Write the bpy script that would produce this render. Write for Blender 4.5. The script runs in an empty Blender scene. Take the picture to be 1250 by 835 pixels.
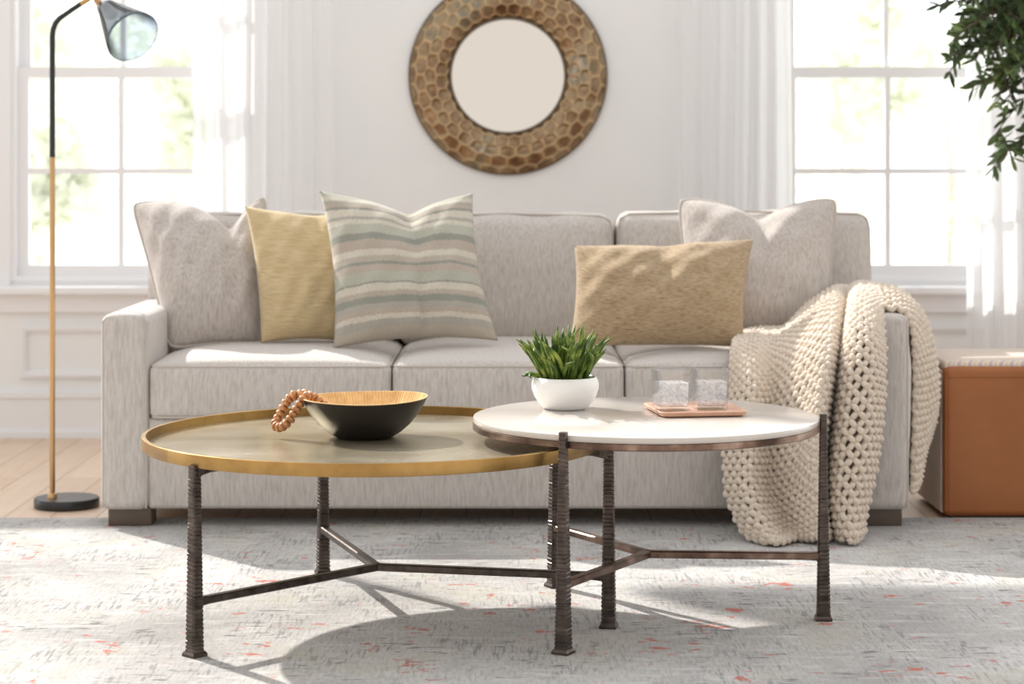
import bpy, math, random
import numpy as np
from mathutils import Vector, Matrix

random.seed(7); rng = np.random.default_rng(7)
SC = bpy.context.scene
COL = SC.collection
PI = math.pi
F, X0, Y0, HC = 2577.0, 625.0, 200.0, 1.06      # survey of the place: focal length, principal column, horizon row, eye height

def P(x, y, D):
    """a surveyed point of the room: image column, row and its distance -> metres"""
    return np.array([(x - X0) * D / F, D, HC - (y - Y0) * D / F])

# ------------------------------------------------------------------ materials
def lin(c):
    return tuple((v / 12.92 if v <= .04045 else ((v + .055) / 1.055) ** 2.4) for v in [q / 255 for q in c])

class NM:
    """tiny node-material builder"""
    def __init__(s, name):
        s.m = bpy.data.materials.new(name); s.m.use_nodes = True
        s.t = s.m.node_tree; s.t.nodes.clear()
        s.out = s.n('ShaderNodeOutputMaterial')
        s.b = s.n('ShaderNodeBsdfPrincipled')
        s.l(s.b.outputs[0], s.out.inputs[0])
    def n(s, k, **kw):
        nd = s.t.nodes.new(k)
        for a, v in kw.items(): setattr(nd, a, v)
        return nd
    def l(s, a, b): s.t.links.new(a, b)
    def set(s, **kw):
        names = dict(col='Base Color', rough='Roughness', metal='Metallic', sheen='Sheen Weight', spec='Specular IOR Level',
                     trans='Transmission Weight', ior='IOR', coat='Coat Weight', sss='Subsurface Weight', alpha='Alpha')
        for k, v in kw.items():
            if k == 'col': v = (*lin(v), 1)
            s.b.inputs[names[k]].default_value = v
        return s
    def coord(s, kind='Object', scale=(1, 1, 1), rot=(0, 0, 0)):
        tc = s.n('ShaderNodeTexCoord'); mp = s.n('ShaderNodeMapping')
        mp.inputs['Scale'].default_value = scale; mp.inputs['Rotation'].default_value = rot
        s.l(tc.outputs[kind], mp.inputs['Vector']); return mp.outputs[0]
    def noise(s, vec, scale=5, detail=3, rough=.55, dist=0):
        nz = s.n('ShaderNodeTexNoise'); nz.inputs['Scale'].default_value = scale
        nz.inputs['Detail'].default_value = detail; nz.inputs['Roughness'].default_value = rough
        nz.inputs['Distortion'].default_value = dist
        s.l(vec, nz.inputs['Vector']); return nz.outputs['Fac']
    def ramp(s, fac, stops, const=False):
        r = s.n('ShaderNodeValToRGB'); e = r.color_ramp.elements
        if const: r.color_ramp.interpolation = 'CONSTANT'
        while len(e) < len(stops): e.new(.5)
        for q, (p, c) in zip(e, stops):
            q.position = p; q.color = (c, c, c, 1) if isinstance(c, (int, float)) else (*lin(c), 1)
        s.l(fac, r.inputs[0]); return r.outputs[0]
    def mix(s, fac, a, b, mode='MIX'):
        m = s.n('ShaderNodeMix', data_type='RGBA', blend_type=mode)
        for v, i in ((fac, 0), (a, 6), (b, 7)):
            if hasattr(v, 'is_linked'): s.l(v, m.inputs[i])
            elif isinstance(v, (int, float)): m.inputs[i].default_value = v
            else: m.inputs[i].default_value = (*lin(v), 1)
        return m.outputs[2]
    def math(s, op, a, b=0.0):
        m = s.n('ShaderNodeMath', operation=op)
        for v, i in ((a, 0), (b, 1)):
            if hasattr(v, 'is_linked'): s.l(v, m.inputs[i])
            else: m.inputs[i].default_value = v
        return m.outputs[0]
    def color(s, sock): s.l(sock, s.b.inputs['Base Color']); return s
    def rough(s, sock): s.l(sock, s.b.inputs['Roughness']); return s
    def bump(s, h, strength=.3, dist=.002):
        b = s.n('ShaderNodeBump'); b.inputs['Strength'].default_value = strength; b.inputs['Distance'].default_value = dist
        s.l(h, b.inputs['Height']); s.l(b.outputs[0], s.b.inputs['Normal']); return s

def plain(name, c, rough=.6, metal=0, **kw): return NM(name).set(col=c, rough=rough, metal=metal, **kw).m

def fabric(name, light, mid, dark, sx=90, sz=14, fleck=.5, bump=.35, kind='Object', rot=(0, 0, 0)):
    q = NM(name).set(rough=.92, spec=.15, sheen=.25)
    v = q.coord(kind, (sx, sx, sz), rot)
    n1 = q.noise(v, 1.0, 4, .65)
    v2 = q.coord(kind, (sx * 3.2, sx * 3.2, sz * 5), rot)
    n2 = q.noise(v2, 1.0, 2, .6)
    base = q.ramp(n1, [(.32, dark), (.5, mid), (.68, light)])
    fl = q.ramp(n2, [(.56, 0.0), (.72, fleck)])
    q.color(q.mix(fl, base, dark))
    q.bump(q.math('ADD', n1, n2), bump, .0025)
    return q.m

M = {}
M['sofa'] = fabric('sofa_weave', (206, 200, 195), (196, 189, 183), (178, 171, 165), 150, 20, .28)
M['pillow_greige'] = fabric('greige_linen', (200, 192, 186), (189, 180, 173), (166, 157, 150), 150, 24, .3)
M['piping'] = plain('piping_cloth', (190, 181, 173), .9)
M['yellow'] = fabric('ochre_linen', (208, 188, 150), (198, 177, 138), (184, 161, 120), 26, 210, .25, .2)
M['lumbar'] = fabric('raw_silk', (186, 164, 134), (173, 150, 119), (128, 104, 76), 50, 380, .7, .5)
M['foot'] = plain('foot_wood', (92, 78, 66), .45)
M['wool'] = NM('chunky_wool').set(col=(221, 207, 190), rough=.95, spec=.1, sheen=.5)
_v = M['wool'].coord('Object', (1, 1, 1)); _n = M['wool'].noise(_v, 260, 3)
M['wool'].color(M['wool'].ramp(_n, [(.3, (202, 186, 168)), (.7, (230, 217, 201))])); M['wool'].bump(_n, .5, .003); M['wool'] = M['wool'].m
M['wool_shade'] = plain('wool_gap_shade', (150, 133, 115), .95)  # yarn colour darkened to paint the shade in the stitch holes
M['white_paint'] = plain('white_trim_paint', (238, 238, 240), .45)
q = NM('wall_paint').set(rough=.85, spec=.2); v = q.coord('Object'); n = q.noise(v, 3, 3)
q.color(q.ramp(n, [(.3, (236, 237, 238)), (.7, (240, 240, 240))])); q.bump(q.noise(v, 160, 2), .06, .001); M['wall'] = q.m
# oak floor
q = NM('pale_oak_planks').set(rough=.42, spec=.4); v = q.coord('Object', (1, 1, 1), (0, 0, PI / 2))
br = q.n('ShaderNodeTexBrick'); q.l(v, br.inputs['Vector'])
br.inputs['Scale'].default_value = 1; br.inputs['Brick Width'].default_value = 1.8; br.inputs['Row Height'].default_value = .14
br.inputs['Mortar Size'].default_value = .002
br.inputs['Color1'].default_value = (*lin((228, 206, 184)), 1); br.inputs['Color2'].default_value = (*lin((216, 190, 166)), 1); br.inputs['Mortar'].default_value = (*lin((150, 118, 92)), 1)
g = q.noise(q.coord('Object', (30, 2.2, 1)), 1.5, 4)
q.color(q.mix(q.ramp(g, [(.35, .35), (.65, 0.0)]), br.outputs[0], (196, 166, 140))); M['oak'] = q.m

# distressed rug
q = NM('distressed_rug').set(rough=.97, spec=.08, sheen=.2)
base = q.ramp(q.noise(q.coord('Object', (1.8, 1.5, 1)), 1, 6, .65), [(.34, (152, 149, 146)), (.5, (178, 175, 172)), (.64, (198, 196, 194))])
fine = q.noise(q.coord('Object', (130, 22, 1), (0, 0, -.1)), 1, 4, .65)
base = q.mix(q.ramp(fine, [(.36, .42), (.56, 0.0)]), base, (128, 124, 120))
# slanting woven dark hatch in patches
st = q.ramp(q.noise(q.coord('Object', (120, 11, 1), (0, 0, -.12)), 1, 2, .5), [(.53, 0.0), (.60, 1.0)])
pm = q.ramp(q.noise(q.coord('Object', (5.2, 3.4, 1)), 1, 4, .7), [(.47, 0.0), (.58, .6)])
base = q.mix(q.math('MULTIPLY', st, pm), base, (96, 95, 98))
# long cross dashes
dd = q.ramp(q.noise(q.coord('Object', (15, 52, 1)), 1, 2, .5), [(.60, 0.0), (.635, .8)])
pm2 = q.ramp(q.noise(q.coord('Object', (4.6, 3.1, 3)), 1.3, 3, .6), [(.50, 0.0), (.57, 1.0)])
base = q.mix(q.math('MULTIPLY', dd, pm2), base, (92, 90, 92))
# pale worn streaks
pw = q.ramp(q.noise(q.coord('Object', (7, 30, 31), (0, 0, .12)), 1, 3, .6), [(.55, 0.0), (.68, .4)])
base = q.mix(pw, base, (212, 210, 208))
# olive-gold tinge
tg = q.ramp(q.noise(q.coord('Object', (3.4, 3, 9)), 1, 4, .65), [(.52, 0.0), (.68, .45)])
base = q.mix(tg, base, (166, 160, 138))
# rust marks
rd = q.ramp(q.noise(q.coord('Object', (12, 20, 5)), 1, 3, .7), [(.58, 0.0), (.60, .9)])
pm3 = q.ramp(q.noise(q.coord('Object', (6.5, 4.2, 12)), 1, 2, .6), [(.57, 0.0), (.61, 1.0)])
base = q.mix(q.math('MULTIPLY', rd, pm3), base, (176, 84, 60))
rd2 = q.ramp(q.noise(q.coord('Object', (15, 26, 17)), 1, 2, .6), [(.71, 0.0), (.725, .85)])
base = q.mix(rd2, base, (184, 92, 82))
q.color(base); q.bump(fine, .5, .004); M['rug'] = q.m

# metals
q = NM('antique_brass_rim').set(metal=1, rough=.34); n = q.noise(q.coord('Object'), 9, 4)
q.color(q.ramp(n, [(.35, (140, 110, 64)), (.65, (176, 143, 90))])); M['brass_rim'] = q.m
q = NM('aged_brass_surface').set(metal=.6, rough=.42); n = q.noise(q.coord('Object', (2, 3, 1)), 1.2, 4, .5)
q.color(q.ramp(n, [(.25, (150, 137, 108)), (.55, (176, 165, 142)), (.8, (200, 192, 176))])); q.rough(q.ramp(n, [(.3, .2), (.7, .3)])); M['brass_top'] = q.m
q = NM('forged_iron').set(metal=.9, rough=.33); n = q.noise(q.coord('Object'), 30, 3)
q.color(q.ramp(n, [(.3, (66, 58, 54)), (.7, (102, 92, 86))])); M['iron'] = q.m
q = NM('bronzed_band').set(metal=.9, rough=.36); n = q.noise(q.coord('Object'), 12, 4)
q.color(q.ramp(n, [(.35, (74, 58, 50)), (.55, (126, 104, 92)), (.7, (170, 148, 134))])); M['band'] = q.m
q = NM('white_stone').set(rough=.14, spec=.5); n = q.noise(q.coord('Object'), 6, 5)
q.color(q.ramp(n, [(.3, (196, 189, 181)), (.7, (206, 199, 192))])); M['stone'] = q.m
M['lamp_brass'] = plain('lamp_brass', (198, 162, 118), .3, 1)
M['black_metal'] = plain('black_powder_coat', (36, 36, 40), .4)
M['black_marble'] = plain('black_base', (40, 42, 44), .25)
M['socket_wood'] = plain('warm_socket_wood', (178, 134, 92), .5)
# mirror frame driven by mesh attribute; ridge and cell tones paint in missing reflections
q = NM('hammered_gold').set(metal=1, rough=.3)
at = q.n('ShaderNodeAttribute', attribute_name='ridge')
n = q.noise(q.coord('Object'), 5.5, 4, .7)
cell = q.ramp(n, [(.34, (108, 80, 58)), (.45, (142, 116, 90)), (.54, (162, 140, 112)), (.62, (130, 123, 106)), (.7, (180, 163, 146))])
q.color(q.mix(at.outputs['Fac'], cell, (198, 170, 130))); q.bump(q.noise(q.coord('Object'), 60, 2), .12, .002); M['hammered'] = q.m
M['dark_lip'] = plain('mirror_lip', (104, 92, 78), .4, .9)
M['mirror'] = plain('mirror_silver', (229, 221, 211), .03, 1)  # cream tint paints in the reflection of a warm room
# leather
q = NM('saddle_leather').set(rough=.5, spec=.35); v = q.coord('Object'); n = q.noise(v, 3, 5)
q.color(q.ramp(n, [(.3, (150, 92, 52)), (.7, (170, 108, 64))])); vo = q.n('ShaderNodeTexVoronoi'); vo.inputs['Scale'].default_value = 260; q.l(v, vo.inputs['Vector']); q.bump(vo.outputs[0], .12, .001); M['leather'] = q.m
q = NM('woven_textile').set(rough=.95, spec=.1); v = q.coord('Object', (1, 1, 1), (0, 0, .78))
w = q.n('ShaderNodeTexWave', wave_type='BANDS'); w.inputs['Scale'].default_value = 14; w.inputs['Distortion'].default_value = 2; w.inputs['Detail'].default_value = 2; q.l(v, w.inputs['Vector'])
q.color(q.ramp(w.outputs['Fac'], [(.2, (196, 178, 174)), (.5, (232, 222, 212)), (.8, (212, 198, 178))])); q.bump(w.outputs['Fac'], .4, .004); M['woven'] = q.m
# bowl
M['bowl_out'] = plain('black_lacquer', (26, 20, 18), .45)
q = NM('carved_wood').set(rough=.55); n = q.noise(q.coord('Object'), 40, 3); q.color(q.ramp(n, [(.3, (212, 174, 120)), (.7, (236, 204, 152))])); M['bowl_in'] = q.m
q = NM('wood_bead').set(rough=.4); n = q.noise(q.coord('Object', (60, 60, 200)), 1, 3, .6, 1)
q.color(q.ramp(n, [(.3, (136, 82, 46)), (.5, (188, 130, 82)), (.7, (226, 184, 134))])); M['bead'] = q.m
M['cord'] = plain('bead_cord', (120, 86, 58), .8)
M['ceramic'] = plain('white_matte_ceramic', (240, 238, 234), .45)
M['soil'] = plain('potting_soil', (60, 48, 38), .95)
q = NM('succulent_leaf').set(rough=.5, spec=.3); n = q.noise(q.coord('Object'), 30, 2)
q.color(q.ramp(n, [(.3, (44, 64, 18)), (.5, (82, 106, 36)), (.66, (142, 156, 74))])); M['succulent'] = q.m
q = NM('tan_tray_leather').set(rough=.45); n = q.noise(q.coord('Object'), 20, 3); q.color(q.ramp(n, [(.3, (206, 158, 130)), (.7, (220, 176, 150))])); M['tray'] = q.m
q = NM('olive_leaf').set(rough=.5); n = q.noise(q.coord('Object'), 9, 2)
q.color(q.ramp(n, [(.3, (42, 58, 34)), (.55, (78, 98, 56)), (.72, (124, 146, 82))])); M['olive'] = q.m
M['bark'] = plain('olive_bark', (88, 74, 60), .9)
M['planter'] = plain('grey_planter', (170, 166, 160), .7)

def glass_thin(name, tint, gloss=.12):
    q = NM(name); t = q.t; t.nodes.remove(q.b)
    tr = q.n('ShaderNodeBsdfTransparent'); tr.inputs[0].default_value = (*tint, 1)
    gl = q.n('ShaderNodeBsdfGlossy'); gl.inputs['Roughness'].default_value = .02
    lw = q.n('ShaderNodeLayerWeight'); lw.inputs['Blend'].default_value = .5
    fc = q.math('ADD', q.math('MULTIPLY', q.math('POWER', lw.outputs['Facing'], 3.0), gloss), .03)
    mx = q.n('ShaderNodeMixShader'); q.l(fc, mx.inputs[0]); q.l(tr.outputs[0], mx.inputs[1]); q.l(gl.outputs[0], mx.inputs[2])
    q.l(mx.outputs[0], q.out.inputs[0]); return q.m
M['pane'] = glass_thin('window_glass', (.97, .98, .98), .25)
M['smoke'] = glass_thin('smoked_glass', (.8, .83, .86), .5)
_t = M['smoke'].node_tree; _lw = _t.nodes.new('ShaderNodeLayerWeight'); _lw.inputs['Blend'].default_value = .5
_cr = _t.nodes.new('ShaderNodeValToRGB'); _e = _cr.color_ramp.elements; _e[0].position = .3; _e[0].color = (.70, .74, .78, 1); _e[1].position = .85; _e[1].color = (.15, .16, .18, 1)
_t.links.new(_lw.outputs['Facing'], _cr.inputs[0]); _t.links.new(_cr.outputs[0], [n for n in _t.nodes if n.type == 'BSDF_TRANSPARENT'][0].inputs[0])
M['tumbler'] = glass_thin('clear_glass', (.95, .955, .96), .9)
_m = [n for n in M['tumbler'].node_tree.nodes if n.type == 'MATH' and n.operation == 'ADD'][0]; _m.inputs[1].default_value = .07
q = NM('iced_water').set(col=(250, 250, 252), rough=.12, spec=.8)
vo = q.n('ShaderNodeTexVoronoi'); vo.inputs['Scale'].default_value = 130; q.l(q.coord('Object'), vo.inputs['Vector']); q.bump(vo.outputs[0], .6, .004)
q2 = q.n('ShaderNodeMixShader'); tr = q.n('ShaderNodeBsdfTransparent'); q.l(q.ramp(vo.outputs['Color'], [(.25, .35), (.7, .88)]), q2.inputs[0])
q.l(q.b.outputs[0], q2.inputs[1]); q.l(tr.outputs[0], q2.inputs[2]); q.l(q2.outputs[0], q.out.inputs[0]); M['water'] = q.m

def sheer(name, c, tr, tl):
    q = NM(name); q.t.nodes.remove(q.b)
    d = q.n('ShaderNodeBsdfDiffuse'); d.inputs[0].default_value = (*lin(c), 1)
    l = q.n('ShaderNodeBsdfTranslucent'); l.inputs[0].default_value = (*lin(c), 1)
    t = q.n('ShaderNodeBsdfTransparent')
    m1 = q.n('ShaderNodeMixShader'); m1.inputs[0].default_value = tl; q.l(d.outputs[0], m1.inputs[1]); q.l(l.outputs[0], m1.inputs[2])
    m2 = q.n('ShaderNodeMixShader'); m2.inputs[0].default_value = tr; q.l(m1.outputs[0], m2.inputs[1]); q.l(t.outputs[0], m2.inputs[2])
    q.l(m2.outputs[0], q.out.inputs[0]); return q.m
M['sheer'] = sheer('sheer_voile', (249, 249, 250), .18, .62)
M['leaf_out'] = sheer('garden_leaves', (250, 251, 243), 0.0, .62)  # near-white leaf colour paints in the overexposed daylight outside
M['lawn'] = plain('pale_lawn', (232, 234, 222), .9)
M['pale_bark'] = plain('pale_garden_bark', (206, 202, 192), .9)  # bark whitened to look overexposed like the leaves

# striped cushion: bands down the V of its UV
q = NM('striped_weave').set(rough=.92, spec=.12, sheen=.2)
tc = q.n('ShaderNodeTexCoord'); sp = q.n('ShaderNodeSeparateXYZ'); q.l(tc.outputs['UV'], sp.inputs[0])
cr, ta, sg, rs, gr, dk = (207, 199, 184), (182, 172, 158), (180, 179, 165), (182, 169, 156), (172, 167, 157), (146, 147, 137)
bands = [(790, ta), (750, gr), (720, cr), (700, rs), (678, gr), (655, dk), (630, ta), (610, cr), (580, dk), (571, sg), (530, rs), (502, dk), (488, ta), (465, cr), (436, rs), (396, dk), (366, sg), (320, cr), (300, gr), (285, cr), (250, dk), (238, rs), (218, gr), (205, cr), (186, sg), (172, dk), (163, rs)]
seq = [((790 - y) / 630, c) for y, c in bands]
r = q.n('ShaderNodeValToRGB'); r.color_ramp.interpolation = 'CONSTANT'; e = r.color_ramp.elements
for i, (p, c) in enumerate(seq[:31]):
    el = e[i] if i < 2 else e.new(p)
    el.position = p; el.color = (*lin(c), 1)
fz = q.n('ShaderNodeTexNoise'); fz.inputs['Scale'].default_value = 1; fz.inputs['Detail'].default_value = 2
mf = q.n('ShaderNodeMapping'); mf.inputs['Scale'].default_value = (130, 60, 1); q.l(tc.outputs['UV'], mf.inputs[0]); q.l(mf.outputs[0], fz.inputs['Vector'])
yy = q.math('ADD', sp.outputs['Y'], q.math('MULTIPLY', q.math('SUBTRACT', fz.outputs['Fac'], .5), .034))
q.l(yy, r.inputs[0])
r2 = q.n('ShaderNodeTexNoise'); r2.inputs['Scale'].default_value = 1; r2.inputs['Detail'].default_value = 3
mp = q.n('ShaderNodeMapping'); mp.inputs['Scale'].default_value = (90, 300, 1); q.l(tc.outputs['UV'], mp.inputs[0]); q.l(mp.outputs[0], r2.inputs['Vector'])
q.color(q.mix(q.ramp(r2.outputs['Fac'], [(.36, .5), (.52, 0.0)]), r.outputs[0], (132, 128, 118))); q.bump(r2.outputs['Fac'], .4, .003); M['stripes'] = q.m

# ------------------------------------------------------------------ geometry helpers
class G:
    def __init__(s): s.V = []; s.F = []; s.UV = []
    def add(s, V, Fc, uv=None):
        o = len(s.V); s.V.extend([tuple(p) for p in V]); s.F.extend([tuple(i + o for i in f) for f in Fc])
        s.UV.extend(uv if uv is not None else [(0, 0)] * len(V)); return s
    def box(s, x0, x1, y0, y1, z0, z1):
        V = [(x, y, z) for x in (x0, x1) for y in (y0, y1) for z in (z0, z1)]
        return s.add(V, [(0, 1, 3, 2), (4, 6, 7, 5), (0, 4, 5, 1), (2, 3, 7, 6), (0, 2, 6, 4), (1, 5, 7, 3)])
    def tube(s, pts, rad, n=8, closed=False, caps=True):
        pts = [np.array(p, float) for p in pts]; m = len(pts)
        R = rad if hasattr(rad, '__len__') else [rad] * m
        V, Fc = [], []; prev = None
        for i in range(m):
            if closed: t = pts[(i + 1) % m] - pts[i - 1]
            else: t = pts[min(i + 1, m - 1)] - pts[max(i - 1, 0)]
            t = t / (np.linalg.norm(t) + 1e-12)
            if prev is None:
                a = np.array([0, 0, 1.]) if abs(t[2]) < .9 else np.array([1., 0, 0]); u = np.cross(t, a)
            else: u = prev - t * np.dot(prev, t)
            u /= np.linalg.norm(u) + 1e-12; prev = u; w = np.cross(t, u)
            for k in range(n):
                a = 2 * PI * k / n; V.append(pts[i] + R[i] * (math.cos(a) * u + math.sin(a) * w))
        for i in range(m if closed else m - 1):
            j = (i + 1) % m
            for k in range(n): Fc.append((i * n + k, i * n + (k + 1) % n, j * n + (k + 1) % n, j * n + k))
        if caps and not closed: Fc.append(tuple(range(n))[::-1]); Fc.append(tuple((m - 1) * n + k for k in range(n)))
        return s.add(V, Fc)
    def lathe(s, prof, c, n=64, wob=None, caps=True):
        V, Fc = [], []; m = len(prof)
        for i, (r, z) in enumerate(prof):
            for k in range(n):
                a = 2 * PI * k / n; rr, zz = (r, z) if wob is None else wob(r, z, a, i)
                V.append((c[0] + rr * math.cos(a), c[1] + rr * math.sin(a), c[2] + zz))
        for i in range(m - 1):
            for k in range(n): Fc.append((i * n + k, i * n + (k + 1) % n, (i + 1) * n + (k + 1) % n, (i + 1) * n + k))
        if caps and prof[0][0] > 1e-5: Fc.append(tuple(range(n))[::-1])
        if caps and prof[-1][0] > 1e-5: Fc.append(tuple((m - 1) * n + k for k in range(n)))
        return s.add(V, Fc)
    def soft(s, lo, hi, r, seg=4, mid=10, fn=None):
        """rounded box; fn(p, q) may move a point (q in -1..1 within the box)"""
        lo = np.array(lo, float); hi = np.array(hi, float); c = (lo + hi) / 2; h = (hi - lo) / 2
        r = min(r, *(h * .999))
        ax = []
        for d in range(3):
            a = [-h[d] + r * (1 - math.tan(PI / 4 * (1 - i / seg))) for i in range(seg)]
            b = list(np.linspace(-h[d] + r, h[d] - r, mid + 1))
            ax.append(np.array(a + b + [-v for v in a[::-1]]))
        idx = {}; V = []; Fc = []
        def vid(p):
            k = tuple(np.round(p, 7))
            if k not in idx:
                idx[k] = len(V); inner = np.clip(p, -(h - r), h - r); d = p - inner; L = np.linalg.norm(d)
                w = inner + (d / L * r if L > 1e-9 else 0)
                if fn is not None: w = fn(w, w / h)
                V.append(w + c)
            return idx[k]
        for d in range(3):
            u, v = (d + 1) % 3, (d + 2) % 3
            for sgn in (-1, 1):
                for i in range(len(ax[u]) - 1):
                    for j in range(len(ax[v]) - 1):
                        ids = []
                        for (a, b) in ((i, j), (i + 1, j), (i + 1, j + 1), (i, j + 1)):
                            p = np.zeros(3); p[d] = sgn * h[d]; p[u] = ax[u][a]; p[v] = ax[v][b]; ids.append(vid(p))
                        Fc.append(tuple(ids) if sgn > 0 else tuple(ids[::-1]))
        return s.add(V, Fc)

def link(name, g, mat, parent=None, org=None, smooth=True, uv=False, sharp=40):
    """one mesh object; coordinates are given in the room and stored relative to its thing"""
    if org is None: org = root_loc(parent) if parent is not None else (0, 0, 0)
    o3 = np.array(org, float); V = np.array(g.V, float) - o3
    me = bpy.data.meshes.new(name); me.from_pydata(V.tolist(), [], g.F); me.update()
    me.materials.append(M[mat])
    if smooth:
        me.polygons.foreach_set('use_smooth', [True] * len(me.polygons))
        if sharp: me.set_sharp_from_angle(angle=math.radians(sharp))
    if uv:
        lay = me.uv_layers.new(name='UVMap'); U = g.UV
        for lp in me.loops: lay.data[lp.index].uv = U[lp.vertex_index]
    ob = bpy.data.objects.new(name, me); COL.objects.link(ob)
    if parent is not None: ob.parent = parent
    else: ob.location = o3
    return ob

def root_loc(o):
    while o.parent is not None: o = o.parent
    return tuple(o.location)

def tag(o, label, cat, group=None, kind=None):
    o['label'] = label; o['category'] = cat
    if group: o['group'] = group
    if kind: o['kind'] = kind
    return o

def thing(name, loc, label, cat, group=None):
    o = bpy.data.objects.new(name, None); COL.objects.link(o); o.location = tuple(float(v) for v in loc)
    o.empty_display_size = .1
    return tag(o, label, cat, group)

def struct(name, g, mat, **kw):
    o = link(name, g, mat, **kw); o['kind'] = 'structure'; return o

# ------------------------------------------------------------------ setting
FL = -.012; WY = 8.28
struct('floor', G().box(-4.5, 4.5, 1.5, WY + .12, FL - .1, FL), 'oak', smooth=False)
WIN = [(-1.965, -1.115), (1.055, 1.905)]; WB, WT = .60, 2.28
g = G()
cols = [(-4.5, -3.3), (-3.3, -2.35), (-2.35, WIN[0][0]), WIN[0], (WIN[0][1], WIN[1][0]), WIN[1], (WIN[1][1], 4.5)]
for i, (a, b) in enumerate(cols):
    low = 2.05 if b <= -2.34 else (2.12 if i == 4 else 2.35)  # wall tops out of view cut low to let the sun in
    if i in (3, 5): g.box(a, b, WY, WY + .12, FL, WB); g.box(a, b, WY, WY + .12, WT, low)
    else: g.box(a, b, WY, WY + .12, FL, low)
g.box(-2.35, -.45, WY, WY + .12, 2.95, 4.0); g.box(-.45, 4.5, WY, WY + .12, 2.35, 4.0)  # unseen header slabs added to block sun and shape its patches
struct('wall_back_and_sun_mask', g, 'wall', smooth=False)

def frame_ring(g, x0, x1, z0, z1, y0, y1, w):
    g.box(x0, x0 + w, y0, y1, z0, z1); g.box(x1 - w, x1, y0, y1, z0, z1)
    g.box(x0 + w, x1 - w, y0, y1, z0, z0 + w); g.box(x0 + w, x1 - w, y0, y1, z1 - w, z1)

for i, (a, b) in enumerate(WIN):
    w = bpy.data.objects.new('window_%d' % (i + 1), None); COL.objects.link(w); w.location = ((a + b) / 2, WY, WB); w['kind'] = 'structure'
    gf = G(); frame_ring(gf, a, b, WB, WT, WY - .005, WY + .12, .02); link('jamb', gf, 'white_paint', w, smooth=False)
    mz = 1.42; mx = (a + b) / 2
    for nm, z0, z1, yy in (('lower_sash', WB + .02, mz + .022, WY + .03), ('upper_sash', mz - .022, WT - .02, WY + .07)):
        gs = G(); frame_ring(gs, a + .02, b - .02, z0, z1, yy, yy + .035, .042)
        gs.box(mx - .011, mx + .011, yy + .005, yy + .03, z0 + .042, z1 - .042)
        zc = (z0 + z1) / 2; gs.box(a + .06, b - .06, yy + .006, yy + .029, zc - .011, zc + .011)
        sa = link(nm, gs, 'white_paint', w, smooth=False)
        gp = G().box(a + .05, b - .05, yy + .015, yy + .019, z0 + .03, z1 - .03); link('glass_pane', gp, 'pane', sa, smooth=False)
    gc = G(); cw = .085
    gc.box(a - cw, a, WY - .022, WY, WB - .02, WT + cw); gc.box(b, b + cw, WY - .022, WY, WB - .02, WT + cw); gc.box(a, b, WY - .022, WY, WT, WT + cw)
    gc.box(a - cw, a - cw + .018, WY - .034, WY - .02, WB - .02, WT + cw); gc.box(b + cw - .018, b + cw, WY - .034, WY - .02, WB - .02, WT + cw)
    link('casing', gc, 'white_paint', w, smooth=False)
    gs = G().soft((a - cw - .03, WY - .075, WB - .05), (b + cw + .03, WY + .03, WB - .018), .008, 3, 2); gs.box(a - cw, b + cw, WY - .025, WY, WB - .12, WB - .05)
    link('sill', gs, 'white_paint', w)
g = G(); g.box(-4.5, 4.5, WY - .02, WY, FL, .15); g.box(-4.5, 4.5, WY - .028, WY, .145, .165); g.box(-4.5, 4.5, WY - .034, WY, FL, .012)
struct('baseboard_back', g, 'white_paint', smooth=False)
for i, (a, b) in enumerate(((-1.93, -1.15), (1.09, 1.87))):
    g = G(); frame_ring(g, a, b, .22, .43, WY - .014, WY, .028); frame_ring(g, a + .008, b - .008, .228, .422, WY - .02, WY - .012, .010)
    struct('trim_%d' % (i + 1), g, 'white_paint', smooth=False)

# garden beyond the glass
struct('ground_outside', G().box(-30, 30, WY + .2, 60, -.5, -.4), 'lawn', smooth=False)
def garden_tree(x, y, h, r, n, label, seed):
    rr = np.random.default_rng(seed)
    t = thing('garden_tree', (x, y, -.4), label, 'tree', 'trees in the garden beyond the windows')
    g = G(); g.tube([(x, y, -.4), (x + .05, y, h * .3), (x - .03, y + .05, h * .62)], [.04, .03, .015], 7); link('trunk', g, 'pale_bark', t)
    g = G()
    cl = [(x + rr.normal() * r * .5, y + rr.normal() * r * .4, h * .55 + rr.normal() * h * .22, r * (.25 + .3 * rr.random())) for _ in range(9)]
    for _ in range(n):
        cx, cy, cz, cr = cl[rr.integers(len(cl))]
        d = rr.normal(size=3); d /= np.linalg.norm(d); p = np.array([cx, cy, cz]) + d * cr * rr.random() ** .4
        if math.hypot(p[0] - x, p[1] - y) > 1.45 * r: continue
        if p[2] < -.3: continue
        u = rr.normal(size=3); u /= np.linalg.norm(u); w = np.cross(u, d); w /= np.linalg.norm(w) + 1e-9; s = .05 + .05 * rr.random()
        g.add([p - u * s, p + w * s * .5, p + u * s, p - w * s * .5], [(0, 1, 2, 3)])
    link('foliage', g, 'leaf_out', t, smooth=False)
garden_tree(-3.0, 13.2, 1.9, .62, 2600, 'pale sunlit tree beyond the left edge of left window', 1)
garden_tree(-3.0, 18.5, 2.4, 1.1, 3200, 'blurred pale green tree seen through the middle of left window', 2)
garden_tree(2.05, 13.2, 2.6, .75, 2800, 'pale leafy tree beyond the left panes of right window', 3)
garden_tree(3.7, 18.0, 3.0, 1.1, 3200, 'blurred grey green tree beyond the right panes of right window', 4)

# rug
g = G().soft((-2.7, 3.0, FL), (2.6, 6.33, 0), .005, 2, 20)
tag(link('area_rug', g, 'rug'), 'distressed pale grey rug with rust flecks under both coffee tables', 'rug')

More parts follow.
